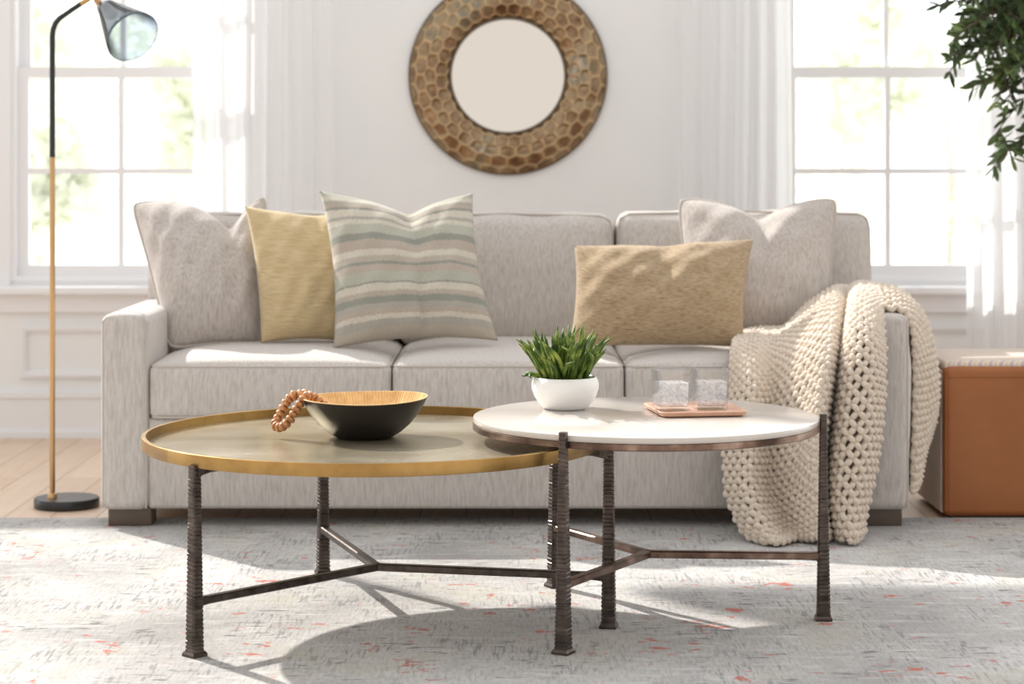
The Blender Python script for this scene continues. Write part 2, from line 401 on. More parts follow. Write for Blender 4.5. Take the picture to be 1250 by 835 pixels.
# curtains
def curtain(x0, x1, y, amp, waves, label, seed):
    rr = np.random.default_rng(seed); n = int(waves * 22); m = 14
    ph = rr.random(6) * 6.28; V = []; Fc = []
    for j in range(m + 1):
        z = 2.12 + (FL + .001 - 2.12) * j / m
        for i in range(n + 1):
            u = i / n; th = 2 * PI * waves * (u + .018 * math.sin(9 * u + ph[0]))
            d = amp * math.sin(th + .25 * math.sin(3 * z + ph[1])) * (.75 + .25 * math.sin(5 * u + ph[2])) + .3 * amp * math.sin(2.3 * th + ph[3])
            V.append((x0 + (x1 - x0) * u + .35 * amp * math.cos(th + ph[4]) + .006 * math.sin(2 * z + 7 * u), y + d, z))
    for j in range(m):
        for i in range(n): a = j * (n + 1) + i; Fc.append((a, a + 1, a + n + 2, a + n + 1))
    g = G().add(V, Fc)
    o = link('sheer_curtain', g, 'sheer', None, org=((x0 + x1) / 2, y, FL), sharp=0)
    tag(o, label, 'curtain', 'white sheer curtains'); return o
curtain(-1.235, -.69, 8.12, .024, 6, 'sheer white curtain between left window and mirror', 11)
curtain(.64, 1.075, 8.12, .024, 6, 'sheer white curtain between mirror and right window', 12)
curtain(1.735, 2.35, 8.12, .026, 6, 'sheer white curtain at far right behind the leather ottoman', 13)

# ------------------------------------------------------------------ mirror
mc = np.array([-.016, WY, 1.405])
mt = thing('wall_mirror', mc, 'round wall mirror in a wide hammered gold honeycomb frame', 'mirror')
Ro, Ri = .386, .226
na, nr = 720, 84
th = np.arange(na) * 2 * PI / na; rr_ = np.linspace(0, 1, nr)
TH, RR = np.meshgrid(th, rr_)
R = Ri + (Ro - Ri) * RR
prof = .012 + .052 * np.sin(PI * np.clip(RR, 0, 1) ** .85) ** .75
ncell = 32; A = TH / (2 * PI) * ncell; rowh = .866; B = RR * 3.9 + .2
best = np.full(A.shape, 9.); sec = np.full(A.shape, 9.)
for j in range(-1, 7):
    for di in (-1, 0, 1, 2):
        ci = np.floor(A) + di + (.5 if j % 2 else 0); cj = j * 1.0
        hs = np.sin(ci % ncell * 12.9898 + j * 78.233) * 43758.5453; jx = (hs - np.floor(hs) - .5) * .22; jy = (hs * 1.7 - np.floor(hs * 1.7) - .5) * .2
        d = np.hypot(A - ci - jx, (B - cj - jy) * 1.0)
        nb = np.minimum(best, d); sec = np.minimum(np.maximum(best, d), sec); best = nb
edge = np.clip((sec - best) / .42, 0, 1)
fade = np.clip(np.minimum(RR / .05, (1 - RR) / .05), 0, 1)
prof = prof - .008 * (edge ** .7) * fade
Vx = mc[0] + R * np.cos(TH); Vz = mc[2] + R * np.sin(TH); Vy = WY - prof
V = np.stack([Vx, Vy, Vz], -1).reshape(-1, 3)
Fc = [(j * na + i, j * na + (i + 1) % na, (j + 1) * na + (i + 1) % na, (j + 1) * na + i) for j in range(nr - 1) for i in range(na)]
o = link('frame', G().add(V, Fc), 'hammered', mt, sharp=0)
at = o.data.attributes.new('ridge', 'FLOAT', 'POINT'); at.data.foreach_set('value', (np.clip(1 - edge * 2.0, 0, 1) * fade).reshape(-1).astype(np.float32))
def yring(R1, R2, d0, d1, n=128):
    V = []; Fc = []
    for k in range(n):
        a = 2 * PI * k / n; c, s = math.cos(a), math.sin(a)
        for (r, d) in ((R1, d0), (R1, d1), (R2, d1), (R2, d0)): V.append((mc[0] + r * c, WY - d, mc[2] + r * s))
    for k in range(n):
        j = (k + 1) % n
        for q_ in range(4): Fc.append((k * 4 + q_, j * 4 + q_, j * 4 + (q_ + 1) % 4, k * 4 + (q_ + 1) % 4))
    return G().add(V, Fc)
link('outer_rim', yring(Ro - .003, Ro + .004, 0, .016), 'dark_lip', mt)
link('inner_rim', yring(Ri - .006, Ri + .004, .0, .022), 'dark_lip', mt)
V = [(mc[0], WY - .010, mc[2])] + [(mc[0] + (Ri - .002) * math.cos(2 * PI * k / 96), WY - .010, mc[2] + (Ri - .002) * math.sin(2 * PI * k / 96)) for k in range(96)]
link('mirror_glass', G().add(V, [(0, 1 + k, 1 + (k + 1) % 96) for k in range(96)]), 'mirror', mt, smooth=False)

# ------------------------------------------------------------------ sofa
YF, YB = 6.15, 7.18
sofa = thing('sofa', (-.02, 6.65, FL), 'light greige three seat sofa with square arms against the windows', 'sofa')
def welt(g, pts, r=.0035, closed=True): g.tube(pts, r, 6, closed)
for x0, x1 in ((-1.2, -1.06), (1.02, 1.16)):
    def fa(w, q_):
        return w + np.array([.006 * np.sign(q_[0]) * (1 - q_[1] ** 2) * (1 - q_[2] ** 2), -.004 * (q_[1] < -.9) * (1 - q_[0] ** 2), .006 * (q_[2] > .8) * (1 - q_[0] ** 2)])
    ar = link('arm', G().soft((x0, YF, .05), (x1, YB - .1, .618), .026, 4, 8, fa), 'sofa', sofa, sharp=0)
    g = G(); d = .007
    welt(g, [(x0 + d, YF + d, .055), (x0 + d, YF + d, .600), (x0 + .018, YF + d, .611), (x1 - .018, YF + d, .611), (x1 - d, YF + d, .600), (x1 - d, YF + d, .055)], .003, False)
    link('piping', g, 'piping', ar)
link('base', G().soft((-1.065, YF + .012, .052), (1.025, YB - .06, .318), .014, 3, 8), 'sofa', sofa, sharp=0)
link('back_frame', G().soft((-1.195, 7.02, .05), (1.155, YB, .84), .03, 4, 8), 'sofa', sofa, sharp=0)
for (a, b) in ((-1.058, -.353), (-.349, .327), (.331, 1.018)):
    def fs(w, q_):
        e = np.array(w); bx = max(0, 1 - abs(q_[0]) ** 4); by = max(0, 1 - abs(q_[1]) ** 4)
        if q_[2] > 0: e[2] += .034 * bx ** .8 * by ** .6 * max(0, q_[2])
        if q_[1] < 0: e[1] -= .012 * bx * max(0, 1 - q_[2] ** 2) * max(0, -q_[1])
        return e
    sc_ = link('seat_cushion', G().soft((a, YF, .316), (b, 6.98, .474), .022, 4, 16, fs), 'sofa', sofa, sharp=0)
    g = G(); zt = .470; r_ = .010
    for zt in (.469, .321):
        welt(g, [(a + .004, 6.9, zt), (a + .004, YF + .03, zt), (a + .012, YF + .008, zt), (a + .03, YF + .002, zt)] + [(a + (b - a) * t, YF + .002 - .0015 * math.sin(PI * t), zt) for t in (.2, .35, .5, .65, .8)] + [(b - .03, YF + .002, zt), (b - .012, YF + .008, zt), (b - .004, YF + .03, zt), (b - .004, 6.9, zt)], .0035, False)
    link('piping', g, 'piping', sc_)
for k, (a, b, zt) in enumerate(((-1.185, -.372, .893), (-.366, .333, .893), (.341, 1.172, .900))):
    def fb(w, q_):
        e = np.array(w); bx = max(0, 1 - abs(q_[0]) ** 3); bz = max(0, 1 - abs(q_[2]) ** 3)
        if q_[1] < 0: e[1] -= .045 * bx ** .8 * bz ** .8 * -q_[1]
        e[1] += .09 * (q_[2] * .5 + .0)
        if q_[2] > 0: e[2] += .007 * bx + .004 * math.sin(9 * q_[0] + k * 2) * (1 - q_[0] ** 2)
        return e
    bc = link('back_cushion', G().soft((a, 6.84, .47), (b, 7.05, zt), .045, 5, 16, fb), 'sofa', sofa, sharp=0)
    g = G(); yt = 6.84 + .09 * .5 + .012
    welt(g, [(a + .006, yt - .03, .66), (a + .006, yt - .005, zt - .05), (a + .014, yt, zt - .018), (a + .045, yt + .002, zt - .004), ((a + b) / 2, yt + .002, zt + .004), (b - .045, yt + .002, zt - .004), (b - .014, yt, zt - .018), (b - .006, yt - .005, zt - .05), (b - .006, yt - .03, .66)], .0035, False)
    link('piping', g, 'piping', bc)
for x0, x1 in ((-1.182, -1.055), (1.022, 1.142)):
    link('foot', G().soft((x0, YF + .028, 0), (x1, YF + .12, .056), .004, 2, 2), 'foot', sofa)
    link('foot', G().soft((x0, YB - .14, FL), (x1, YB - .05, .056), .004, 2, 2), 'foot', sofa)

# ------------------------------------------------------------------ pillows
def pillow(name, TL, TR, BR, BL, th, mat, label, cat, pinch=.07, chop=0, chop_s=0.0, pipe=None, seed=0, sag=.5, extra=None, group=None, rnd=0.0):
    TL, TR, BR, BL = map(lambda a: P(*a), (TL, TR, BR, BL))
    rr = np.random.default_rng(seed); n = 44
    nrm = np.cross(TR - TL, BL - TL); nrm /= np.linalg.norm(nrm)
    if nrm[1] > 0: nrm = -nrm
    ph = rr.random(8) * 6.28
    def pt(s, t, side):
        s2 = s * (1 - pinch * (1 - t * t) * abs(s) ** 2); t2 = t * (1 - pinch * (1 - s * s) * abs(t) ** 2)
        k_ = 1 - rnd * (abs(s) * abs(t)) ** 7; s2 *= k_; t2 *= k_
        up = (t + 1) / 2
        t2 -= chop * math.exp(-(abs(s - chop_s) / .38) ** 1.35) * up ** 2.2
        a, b = (s2 + 1) / 2, (t2 + 1) / 2
        p = (BL * (1 - a) + BR * a) * (1 - b) + (TL * (1 - a) + TR * a) * b
        f = max(0, (1 - abs(s) ** 2.2) * (1 - abs(t) ** 2.2)) ** .6
        f *= 1 - .22 * t * sag
        if chop: f *= 1 - .55 * math.exp(-((s - chop_s) / .16) ** 2) * up ** 2 
        wr = .004 * math.sin(9 * s + 5 * t + ph[0]) * math.sin(7 * t - 4 * s + ph[1]) + .003 * math.sin(15 * s - 11 * t + ph[2])
        # puckers running out of the corners
        for cs, ct in ((-1, -1), (1, -1), (-1, 1), (1, 1)):
            dd = math.hypot(s - cs, t - ct); ang = math.atan2(t - ct, s - cs)
            wr += .006 * math.sin(7 * ang + ph[4]) * math.exp(-(dd / .38) ** 2) * min(1, dd / .15)
        h = th * f + wr * min(1, f * 1.5)
        if extra: h += extra(s, t) * f
        return p + nrm * (h if side > 0 else -.5 * h if side < 0 else 0)
    V = []; UV = []; Fc = []
    lin_ = [math.sin(PI / 2 * x) * .35 + x * .65 for x in np.linspace(-1, 1, n + 1)]
    for side in (1, -1):
        for t in lin_:
            for s in lin_: V.append(pt(s, t, side)); UV.append(((s + 1) / 2, (t + 1) / 2))
    N = (n + 1) ** 2
    for j in range(n):
        for i in range(n):
            a = j * (n + 1) + i; q4 = (a, a + 1, a + n + 2, a + n + 1); Fc.append(q4); Fc.append(tuple(v + N for v in q4[::-1]))
    org = (BL + BR) / 2
    g = G().add(V, Fc, UV)
    if pipe is None:
        o = link(name, g, mat, None, org=org, uv=True, sharp=0)
    else:
        o = link(name, g, mat, None, org=org, uv=True, sharp=0)
        e = [(s, -1) for s in lin_[:-1]] + [(1, t) for t in lin_[:-1]] + [(s, 1) for s in lin_[::-1][:-1]] + [(-1, t) for t in lin_[::-1][:-1]]
        pts = []
        for s, t in e: pts.append(pt(s, t, 0))
        link('piping', G().tube(pts, .005, 6, True), pipe, o, org=org, sharp=0)
    # merge the two faces along the seam
    import bmesh
    bm = bmesh.new(); bm.from_mesh(o.data); bmesh.ops.remove_doubles(bm, verts=bm.verts, dist=1e-5); bm.to_mesh(o.data); bm.free()
    return tag(o, label, cat, group)

pillow('throw_pillow', (158, 246, 6.74), (326, 230, 6.80), (330, 420, 6.60), (206, 427, 6.46), .105, 'pillow_greige',
       'large greige pillow leaning on the left sofa arm', 'pillow', .05, .47, .40, 'piping', 1, rnd=.06)
pillow('throw_pillow', (299, 252, 6.64), (452, 256, 6.70), (440, 420, 6.56), (319, 419, 6.48), .085, 'yellow',
       'ochre yellow linen pillow between greige and striped pillows', 'pillow', .07, .05, .1, None, 2)
pillow('throw_pillow', (390, 233, 6.56), (577, 235, 6.60), (608, 416, 6.38), (407, 426, 6.36), .10, 'stripes',
       'striped sage and taupe square pillow with pointed corners', 'pillow', .09, .22, .12, None, 3,
       extra=lambda s, t: -.03 * math.exp(-((s - .12) / .05) ** 2) * max(0, -t) ** 1)
pillow('throw_pillow', (826, 240, 6.78), (1024, 240, 6.76), (1012, 420, 6.58), (838, 424, 6.56), .12, 'pillow_greige',
       'large greige pillow behind the lumbar pillow at sofa right', 'pillow', .05, .27, .02, 'piping', 5, rnd=.06)
pillow('lumbar_pillow', (701, 300, 6.47), (920, 292, 6.50), (908, 424, 6.30), (694, 424, 6.28), .10, 'lumbar',
       'tan raw silk rectangular lumbar pillow right of the plant', 'pillow', .05, .03, 0, None, 4)

# ------------------------------------------------------------------ knitted throw
def cr(p0, p1, p2, p3, t):
    return .5 * ((2 * p1) + (-p0 + p2) * t + (2 * p0 - 5 * p1 + 4 * p2 - p3) * t * t + (-p0 + 3 * p1 - 3 * p2 + p3) * t ** 3)
class Sheet:
    def __init__(s, rows, zmin=.013):
        s.C = np.array([[P(*c) for c in r] for r in rows]); s.zmin = zmin
        D = np.array([[s.raw(u, v) for u in np.linspace(0, 1, 41)] for v in np.linspace(0, 1, 41)])
        du = np.linalg.norm(np.diff(D, axis=1), axis=2).mean(0); dv = np.linalg.norm(np.diff(D, axis=0), axis=2).mean(1)
        s.Lu, s.Lv = du.sum(), dv.sum()
        s.cu = np.concatenate([[0], np.cumsum(du)]) / s.Lu; s.cv = np.concatenate([[0], np.cumsum(dv)]) / s.Lv
        s.k = np.linspace(0, 1, 41)
    def raw(s, u, v):
        nr_, nc = s.C.shape[:2]; fu = min(max(u, 0), 1) * (nc - 1); fv = min(max(v, 0), 1) * (nr_ - 1)
        iu = min(int(fu), nc - 2); iv = min(int(fv), nr_ - 2); tu, tv = fu - iu, fv - iv
        r = []
        for k in range(-1, 3):
            j = min(max(iv + k, 0), nr_ - 1); c = [s.C[j, min(max(iu + m_, 0), nc - 1)] for m_ in range(-1, 3)]
            r.append(cr(*c, tu))
        p = cr(*r, tv); p[2] = max(p[2], s.zmin); return p
    def at(s, u, v): return s.raw(np.interp(u, s.cu, s.k), np.interp(v, s.cv, s.k))
    def frame(s, u, v):
        e = .004; p = s.at(u, v)
        a = s.at(min(u + e, 1), v) - s.at(max(u - e, 0), v); b = s.at(u, min(v + e, 1)) - s.at(u, max(v - e, 0))
        a /= np.linalg.norm(a) + 1e-9; n_ = np.cross(b, a); n_ /= np.linalg.norm(n_) + 1e-9; b = np.cross(a, n_)
        return p, a, b, n_
def knit(g, sh, w=.0156, per=.041, rad=.0078):
    nc = max(6, round(sh.Lu / w)); npd = max(3, round(sh.Lv / per)); sp = 12
    for i in range(nc):
        pts = []; R_ = []; tot = npd * sp
        for k in range(tot + 1):
            t = k / sp; ph = 2 * PI * t + PI * i
            c = math.sin(ph); tri = math.asin(.96 * c) / math.asin(.96)
            u = (i + .5 + .34 * tri + .07 * math.sin(i * 3.7 + t * 2.3)) / nc
            p, a_, b_, n_ = sh.frame(min(max(u, 0), 1), min(max(k / tot, 0), 1))
            # each diagonal grain rides over its neighbour at one end and tucks under at the other
            lift = .0046 * math.cos(2 * ph) + .0030 * math.cos(ph) + .0012 * math.sin(i * 2.7 + t * 1.9)
            q_ = p + n_ * lift; r_ = rad * (.86 + .30 * abs(math.cos(ph)) ** 1.2) * (1 + .05 * math.sin(i * 5.1 + t * 3.3))
            q_[2] = max(q_[2], r_ + .0005); pts.append(q_); R_.append(r_)
        g.tube(pts, R_, 8)
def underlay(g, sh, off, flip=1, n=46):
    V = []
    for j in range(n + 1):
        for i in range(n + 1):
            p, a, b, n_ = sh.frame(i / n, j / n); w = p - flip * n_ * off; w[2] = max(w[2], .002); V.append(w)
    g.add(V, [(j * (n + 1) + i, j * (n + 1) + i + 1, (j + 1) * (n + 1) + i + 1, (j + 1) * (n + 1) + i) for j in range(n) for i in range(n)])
rows = [
 [(912,418,6.60),(932,416,6.66),(968,415,6.68),(1000,385,6.75),(1024,366,6.78),(1038,368,6.78),(1052,364,6.78),(1068,364,6.78),(1080,366,6.78)],
 [(903,409,6.46),(927,403,6.52),(962,400,6.56),(988,372,6.60),(1018,354,6.60),(1035,354,6.62),(1050,348,6.60),(1068,349,6.60),(1082,353,6.60)],
 [(893,428,6.14),(918,424,6.17),(948,420,6.22),(982,398,6.26),(1018,372,6.30),(1032,384,6.38),(1044,368,6.27),(1062,367,6.23),(1076,377,6.19)],
 [(892,475,6.07),(918,472,6.00),(945,470,6.07),(980,450,6.02),(1012,428,5.98),(1024,436,6.13),(1038,420,5.99),(1064,418,5.98),(1078,430,6.09)],
 [(885,540,6.05),(914,540,5.96),(940,538,6.04),(978,530,5.92),(1002,500,5.87),(1016,500,6.13),(1031,492,5.92),(1060,490,5.91),(1077,492,6.06)],
 [(887,600,6.02),(915,600,5.92),(942,600,6.02),(976,588,5.93),(998,566,5.86),(1010,570,6.12),(1023,562,5.90),(1052,560,5.89),(1070,560,6.03)],
 [(905,646,5.95),(934,648,5.86),(958,642,5.97),(988,630,5.88),(1003,622,5.87),(1012,625,6.06),(1021,618,5.89),(1042,620,5.87),(1058,618,5.98)],
 [(926,661,5.88),(950,665,5.83),(975,660,5.90),(1000,658,5.85),(1010,658,5.89),(1018,656,5.95),(1028,659,5.87),(1043,663,5.84),(1052,656,5.92)],
]
rows2 = [
 [(1050,376,6.21),(1045,360,6.42),(1040,354,6.55),(1040,356,6.70)],
 [(1078,377,6.18),(1075,358,6.36),(1072,350,6.52),(1070,353,6.66)],
 [(1102,381,6.18),(1102,366,6.30),(1098,357,6.46),(1093,360,6.60)],
 [(1113,402,6.18),(1122,391,6.25),(1125,386,6.36),(1119,389,6.50)],
 [(1116,440,6.18),(1128,435,6.20),(1138,431,6.28),(1132,427,6.40)],
 [(1116,490,6.18),(1129,488,6.20),(1142,480,6.25),(1139,475,6.34)],
 [(1115,540,6.18),(1126,535,6.20),(1133,523,6.24),(1140,510,6.28)],
 [(1113,602,6.18),(1119,595,6.20),(1122,570,6.24),(1124,552,6.28)],
]
g = G(); s1, s2 = Sheet(rows), Sheet(rows2)
knit(g, s1); knit(g, s2)
thr = link('knit_throw', g, 'wool', None, org=tuple(P(990, 660, 6.0)), sharp=0)
tag(thr, 'chunky cream knit throw draped over the right sofa arm down to the rug', 'blanket')
g = G(); underlay(g, s1, .016); underlay(g, s2, .016); link('gap_shade_layer', g, 'wool_shade', thr, org=tuple(P(990, 660, 6.0)), sharp=0)  # backing sheet added to close the stitch holes and keep them dark

# ------------------------------------------------------------------ ottoman
ot = thing('ottoman', (1.65, 6.56, FL), 'brown leather cube ottoman with woven top right of the sofa', 'ottoman')
ox0, ox1, oy0, oy1, oz1 = 1.297, 1.98, 6.335, 6.78, .466
def fo(w, q_): return w + np.array([0, -.008 * (q_[1] < -.5) * (1 - q_[0] ** 2) * (1 - q_[2] ** 2), 0])
link('leather_body', G().soft((ox0, oy0, FL + .012), (ox1, oy1, oz1 - .012), .022, 4, 10, fo), 'leather', ot, sharp=0)
def ft(w, q_): return w + np.array([0, 0, .008 * (q_[2] > 0) * (1 - q_[0] ** 4) * (1 - q_[1] ** 4)])
link('woven_top', G().soft((ox0 + .002, oy0 + .012, oz1 - .03), (ox1, oy1, oz1), .012, 3, 10, ft), 'woven', ot, sharp=0)
link('woven_side', G().soft((ox0 - .004, oy0 + .03, FL + .02), (ox0 + .01, oy1 - .02, oz1 - .03), .004, 2, 4), 'woven', ot, sharp=0)
g = G(); welt(g, [(ox0 + .012, oy0 - .001, oz1 - .045), ((ox0 + ox1) / 2, oy0 - .004, oz1 - .043), (ox1 - .01, oy0 - .001, oz1 - .045)], .0025, False)
welt(g, [(ox0 + .006, oy0 + .006, FL + .03), (ox0 + .006, oy0 + .006, oz1 - .04)], .003, False)
link('seam', g, 'leather', ot)
link('plinth', G().box(ox0 + .03, ox1 - .03, oy0 + .03, oy1 - .03, FL, FL + .016), 'black_metal', ot, smooth=False)

# ------------------------------------------------------------------ floor lamp
lx, ly = -1.437, 6.60
lamp = thing('floor_lamp', (-1.392, ly, FL), 'slim brass and black floor lamp with a smoked glass cone shade', 'lamp')
g = G().lathe([(0, 0), (.099, 0), (.101, .003), (.101, .026), (.098, .030), (0, .030)], (-1.392, ly, FL), 72); link('base', g, 'black_marble', lamp)
zb = HC + 8 * ly / F
g = G().tube([(lx, ly, .016), (lx, ly, zb)], .0085, 14); g.lathe([(0, 0), (.016, 0), (.014, .012), (.009, .016), (0, .016)], (lx, ly, .016), 20); link('pole', g, 'lamp_brass', lamp)
pa = [np.array([lx, ly, zb])]; K = ly / F
for (x, y) in ((66, 120), (66, 60), (66, 44), (67, 36), (70, 28), (75, 22), (82, 17), (92, 10), (101, 4)): p = P(x, y, ly); p[0] = lx + (x - 66) * K; pa.append(p)
link('arm', G().tube(pa, .0085, 14), 'black_metal', lamp)
pb = [P(100.6, 4.3, ly), P(112, -3, ly), P(118, -5, ly)]
for p in pb: p[0] += lx - P(66, 0, ly)[0]
link('joint', G().tube(pb, .0095, 12), 'lamp_brass', lamp)
axis = np.array([.574, -.6, -.558]); axis /= np.linalg.norm(axis)
s0 = P(129, 8, ly - .02)
def along(prof, n=56):
    u = np.cross(axis, [0, 0, 1.]); u /= np.linalg.norm(u); w = np.cross(axis, u); V = []; Fc = []
    for (d, r) in prof:
        for k in range(n): a = 2 * PI * k / n; V.append(s0 + axis * d + r * (math.cos(a) * u + math.sin(a) * w))
    for i in range(len(prof) - 1):
        for k in range(n): Fc.append((i * n + k, i * n + (k + 1) % n, (i + 1) * n + (k + 1) % n, (i + 1) * n + k))
    return V, Fc
V, Fc = along([(-.062, .001), (-.06, .014), (-.045, .018), (.0, .022), (.004, .022), (.004, .001)], 32); link('socket', G().add(V, Fc), 'socket_wood', lamp)
V, Fc = along([(.002, .001), (.002, .0245), (.026, .029), (.042, .024), (.052, .012), (.054, .001)], 32); link('lamp_holder', G().add(V, Fc), 'black_metal', lamp)
V, Fc = along([(-.004, .026), (.025, .033), (.10, .058), (.165, .080), (.183, .085), (.1835, .0865), (.182, .0875), (.164, .083), (.10, .061), (.025, .036), (-.004, .029), (-.004, .026)]); link('lamp_shade', G().add(V, Fc), 'smoke', lamp, sharp=0)

# ------------------------------------------------------------------ coffee tables
def forged_leg(px, py, ang, z0, z1, w0, w1, parent, seed):
    """tapering forged bar with hammered rings, w0 wide at the floor"""
    rr = np.random.default_rng(seed); n = int((z1 - z0) / .0093); V = []; Fc = []; ca, sa = math.cos(ang), math.sin(ang)
    pr = [(-1, -.72), (-.72, -1), (.72, -1), (1, -.72), (1, .72), (.72, 1), (-.72, 1), (-1, .72)]; ring = []
    for i in range(n):
        za, zbb = z0 + (z1 - z0) * i / n, z0 + (z1 - z0) * (i + 1) / n; h = zbb - za
        for (f_, s_) in ((.02, .905), (.14, .91), (.26, 1.0), (.78, 1.0), (.92, .92)):
            z = za + h * f_; tt = (z - z0) / (z1 - z0); w = (w0 + (w1 - w0) * tt ** .85) / 2 * s_ * (1 + rr.normal() * .004); ring.append((z + rr.normal() * .0004, w))
    for (z, w) in ring:
        for (a, b) in pr: x, y = a * w, b * w; V.append((px + x * ca - y * sa, py + x * sa + y * ca, z))
    m_ = len(ring)
    for i in range(m_ - 1):
        for k in range(8): Fc.append((i * 8 + k, i * 8 + (k + 1) % 8, (i + 1) * 8 + (k + 1) % 8, (i + 1) * 8 + k))
    Fc.append(tuple(range(8))[::-1]); Fc.append(tuple((m_ - 1) * 8 + k for k in range(8)))
    lg = link('leg', G().add(V, Fc), 'iron', parent, sharp=25)
    f = w0 / 2 + .003; V = []
    for z, q_ in ((0.0005, f), (.006, f), (.011, w0 / 2)):
        for (a, b) in ((-1, -1), (1, -1), (1, 1), (-1, 1)): x, y = a * q_, b * q_; V.append((px + x * ca - y * sa, py + x * sa + y * ca, z))
    Fc = [(3, 2, 1, 0), (8, 9, 10, 11)] + [(i * 4 + k, i * 4 + (k + 1) % 4, (i + 1) * 4 + (k + 1) % 4, (i + 1) * 4 + k) for i in range(2) for k in range(4)]
    link('foot_plate', G().add(V, Fc), 'iron', lg, smooth=False)
    return lg
def bar(g, a, b, w, h, flare=0.0):
    a, b = np.array(a, float), np.array(b, float); d = b - a; L = np.linalg.norm(d[:2]); d = d / L; s = np.array([-d[1], d[0], 0]); V = []; Fc = []
    st = [(0, 1), (.25, 1), (.5, 1), (.85, 1), (1 - .035 / L, 1), (1 - .012 / L, 1 + flare * .4), (1, 1 + flare)]
    for t, k in st:
        c = a + (b - a) * t
        for (x, z) in ((-1, -.7), (-.7, -1), (.7, -1), (1, -.7), (1, .7), (.7, 1), (-.7, 1), (-1, .7)): V.append(c + s * x * w / 2 + np.array([0, 0, z * h / 2 * k]))
    for i in range(len(st) - 1):
        for k in range(8): Fc.append((i * 8 + k, i * 8 + (k + 1) % 8, (i + 1) * 8 + (k + 1) % 8, (i + 1) * 8 + k))
    Fc += [tuple(range(8))[::-1], tuple((len(st) - 1) * 8 + k for k in range(8))]
    g.add(V, Fc)

# brass tray table
bc_ = np.array([-.324, 4.935]); BR_ = .533; BZ0, BZ1, BTOP = .407, .435, .4135
bt = thing('brass_coffee_table', (bc_[0], bc_[1], 0), 'lower round coffee table with brass rimmed tray top and dark iron legs', 'coffee table')
g = G().lathe([(0, BZ0), (BR_ - .004, BZ0), (BR_ - .004, BTOP), (0, BTOP)], (*bc_, 0), 160); link('tray_top', g, 'brass_top', bt)
g = G().lathe([(BR_ - .009, BZ0 + .004), (BR_ - .007, BZ0 - .001), (BR_, BZ0 - .001), (BR_ + .001, BZ0 + .001), (BR_ + .001, BZ1 - .001), (BR_, BZ1), (BR_ - .008, BZ1), (BR_ - .009, BZ1 - .001), (BR_ - .009, BZ0 + .004)], (*bc_, 0), 192)
g.F = [f for f in g.F if len(f) == 4]; link('rim', g, 'brass_rim', bt)
bl = [(-.683, 4.545), (-.488, 5.455), (.221, 4.825)]
J = np.array([-.3167, 4.94, .117])
for k, (x, y) in enumerate(bl):
    forged_leg(x, y, math.atan2(y - bc_[1], x - bc_[0]), .008, BZ0 + .004, .033, .022, bt, 20 + k)
g = G()
for (x, y) in bl: bar(g, J, (x, y, .117), .022, .017, .6)
link('stretcher', g, 'iron', bt, sharp=30)
for (x, y) in bl:
    e = np.array([x, y]); d = (bc_ - e) / np.linalg.norm(bc_ - e); g = G(); bar(g, (*(e + d * .13), BZ0 - .007), (*(e + d * .0), BZ0 - .009), .024, .013, 1.6); link('bracket', g, 'iron', bt, sharp=30)

# white stone table
wc = np.array([.311, 4.930]); WR = .402; WZ = .472
wt = thing('stone_coffee_table', (wc[0], wc[1], 0), 'taller round coffee table with white stone top overlapping the brass one', 'coffee table')
g = G().lathe([(0, WZ - .014), (WR - .002, WZ - .014), (WR, WZ - .011), (WR, WZ - .003), (WR - .001, WZ - .001), (WR - .004, WZ), (0, WZ)], (*wc, 0), 192); link('stone_top', g, 'stone', wt)
g = G().lathe([(0, WZ - .030), (WR - .002, WZ - .030), (WR + .001, WZ - .028), (WR + .001, WZ - .0155), (WR - .002, WZ - .0142), (0, WZ - .0142)], (*wc, 0), 192); link('metal_band', g, 'band', wt)
wl = [(.119, 4.583), (.100, 5.300), (.727, 4.905)]
wl = [tuple(wc + (np.array(p) - wc) / np.linalg.norm(np.array(p) - wc) * (WR + .011)) for p in wl]
J2 = np.array([.317, 4.930, .149])
for k, (x, y) in enumerate(wl): forged_leg(x, y, math.atan2(y - wc[1], x - wc[0]), .008, WZ + .008, .033, .0165, wt, 30 + k)
g = G()
for (x, y) in wl: bar(g, J2, (x, y, .149), .022, .017, .4)
link('stretcher', g, 'band', wt, sharp=30)

# ------------------------------------------------------------------ bowl with beads
bx, by = (445 - X0) * 4.99 / F, 4.99
bw = thing('bowl', (bx, by, BTOP), 'black bowl with ridged tan wooden inside on the brass table', 'bowl')
def wob(r, z, a, i):
    k = r / .147
    return r * (1 + .015 * math.sin(2 * a + .4) * k), z + k * k * (.002 * math.sin(2 * a + 1.0) + .001 * math.cos(a))
outp = [(0, .0005), (.062, .0005), (.068, .002), (.087, .013), (.108, .031), (.1275, .055), (.141, .078), (.148, .0925)]
inp = [(.148, .0925), (.1475, .0945), (.145, .0945), (.138, .080), (.124, .058), (.104, .035), (.082, .018), (.05, .009), (0, .007)]
g = G().lathe(outp, (bx, by, BTOP + .0008), 120, wob, False); link('outer_shell', g, 'bowl_out', bw)
def wob2(r, z, a, i):
    r2, z2 = wob(r, z, a, i)
    if .03 < r < .146: r2 -= .0012 * (1 if int(a / (2 * PI) * 480) % 4 < 2 else -1) * min(1, r / .1)
    return r2, z2
g = G().lathe(inp, (bx, by, BTOP + .0008), 480, wob2, False); link('carved_interior', g, 'bowl_in', bw, sharp=20)

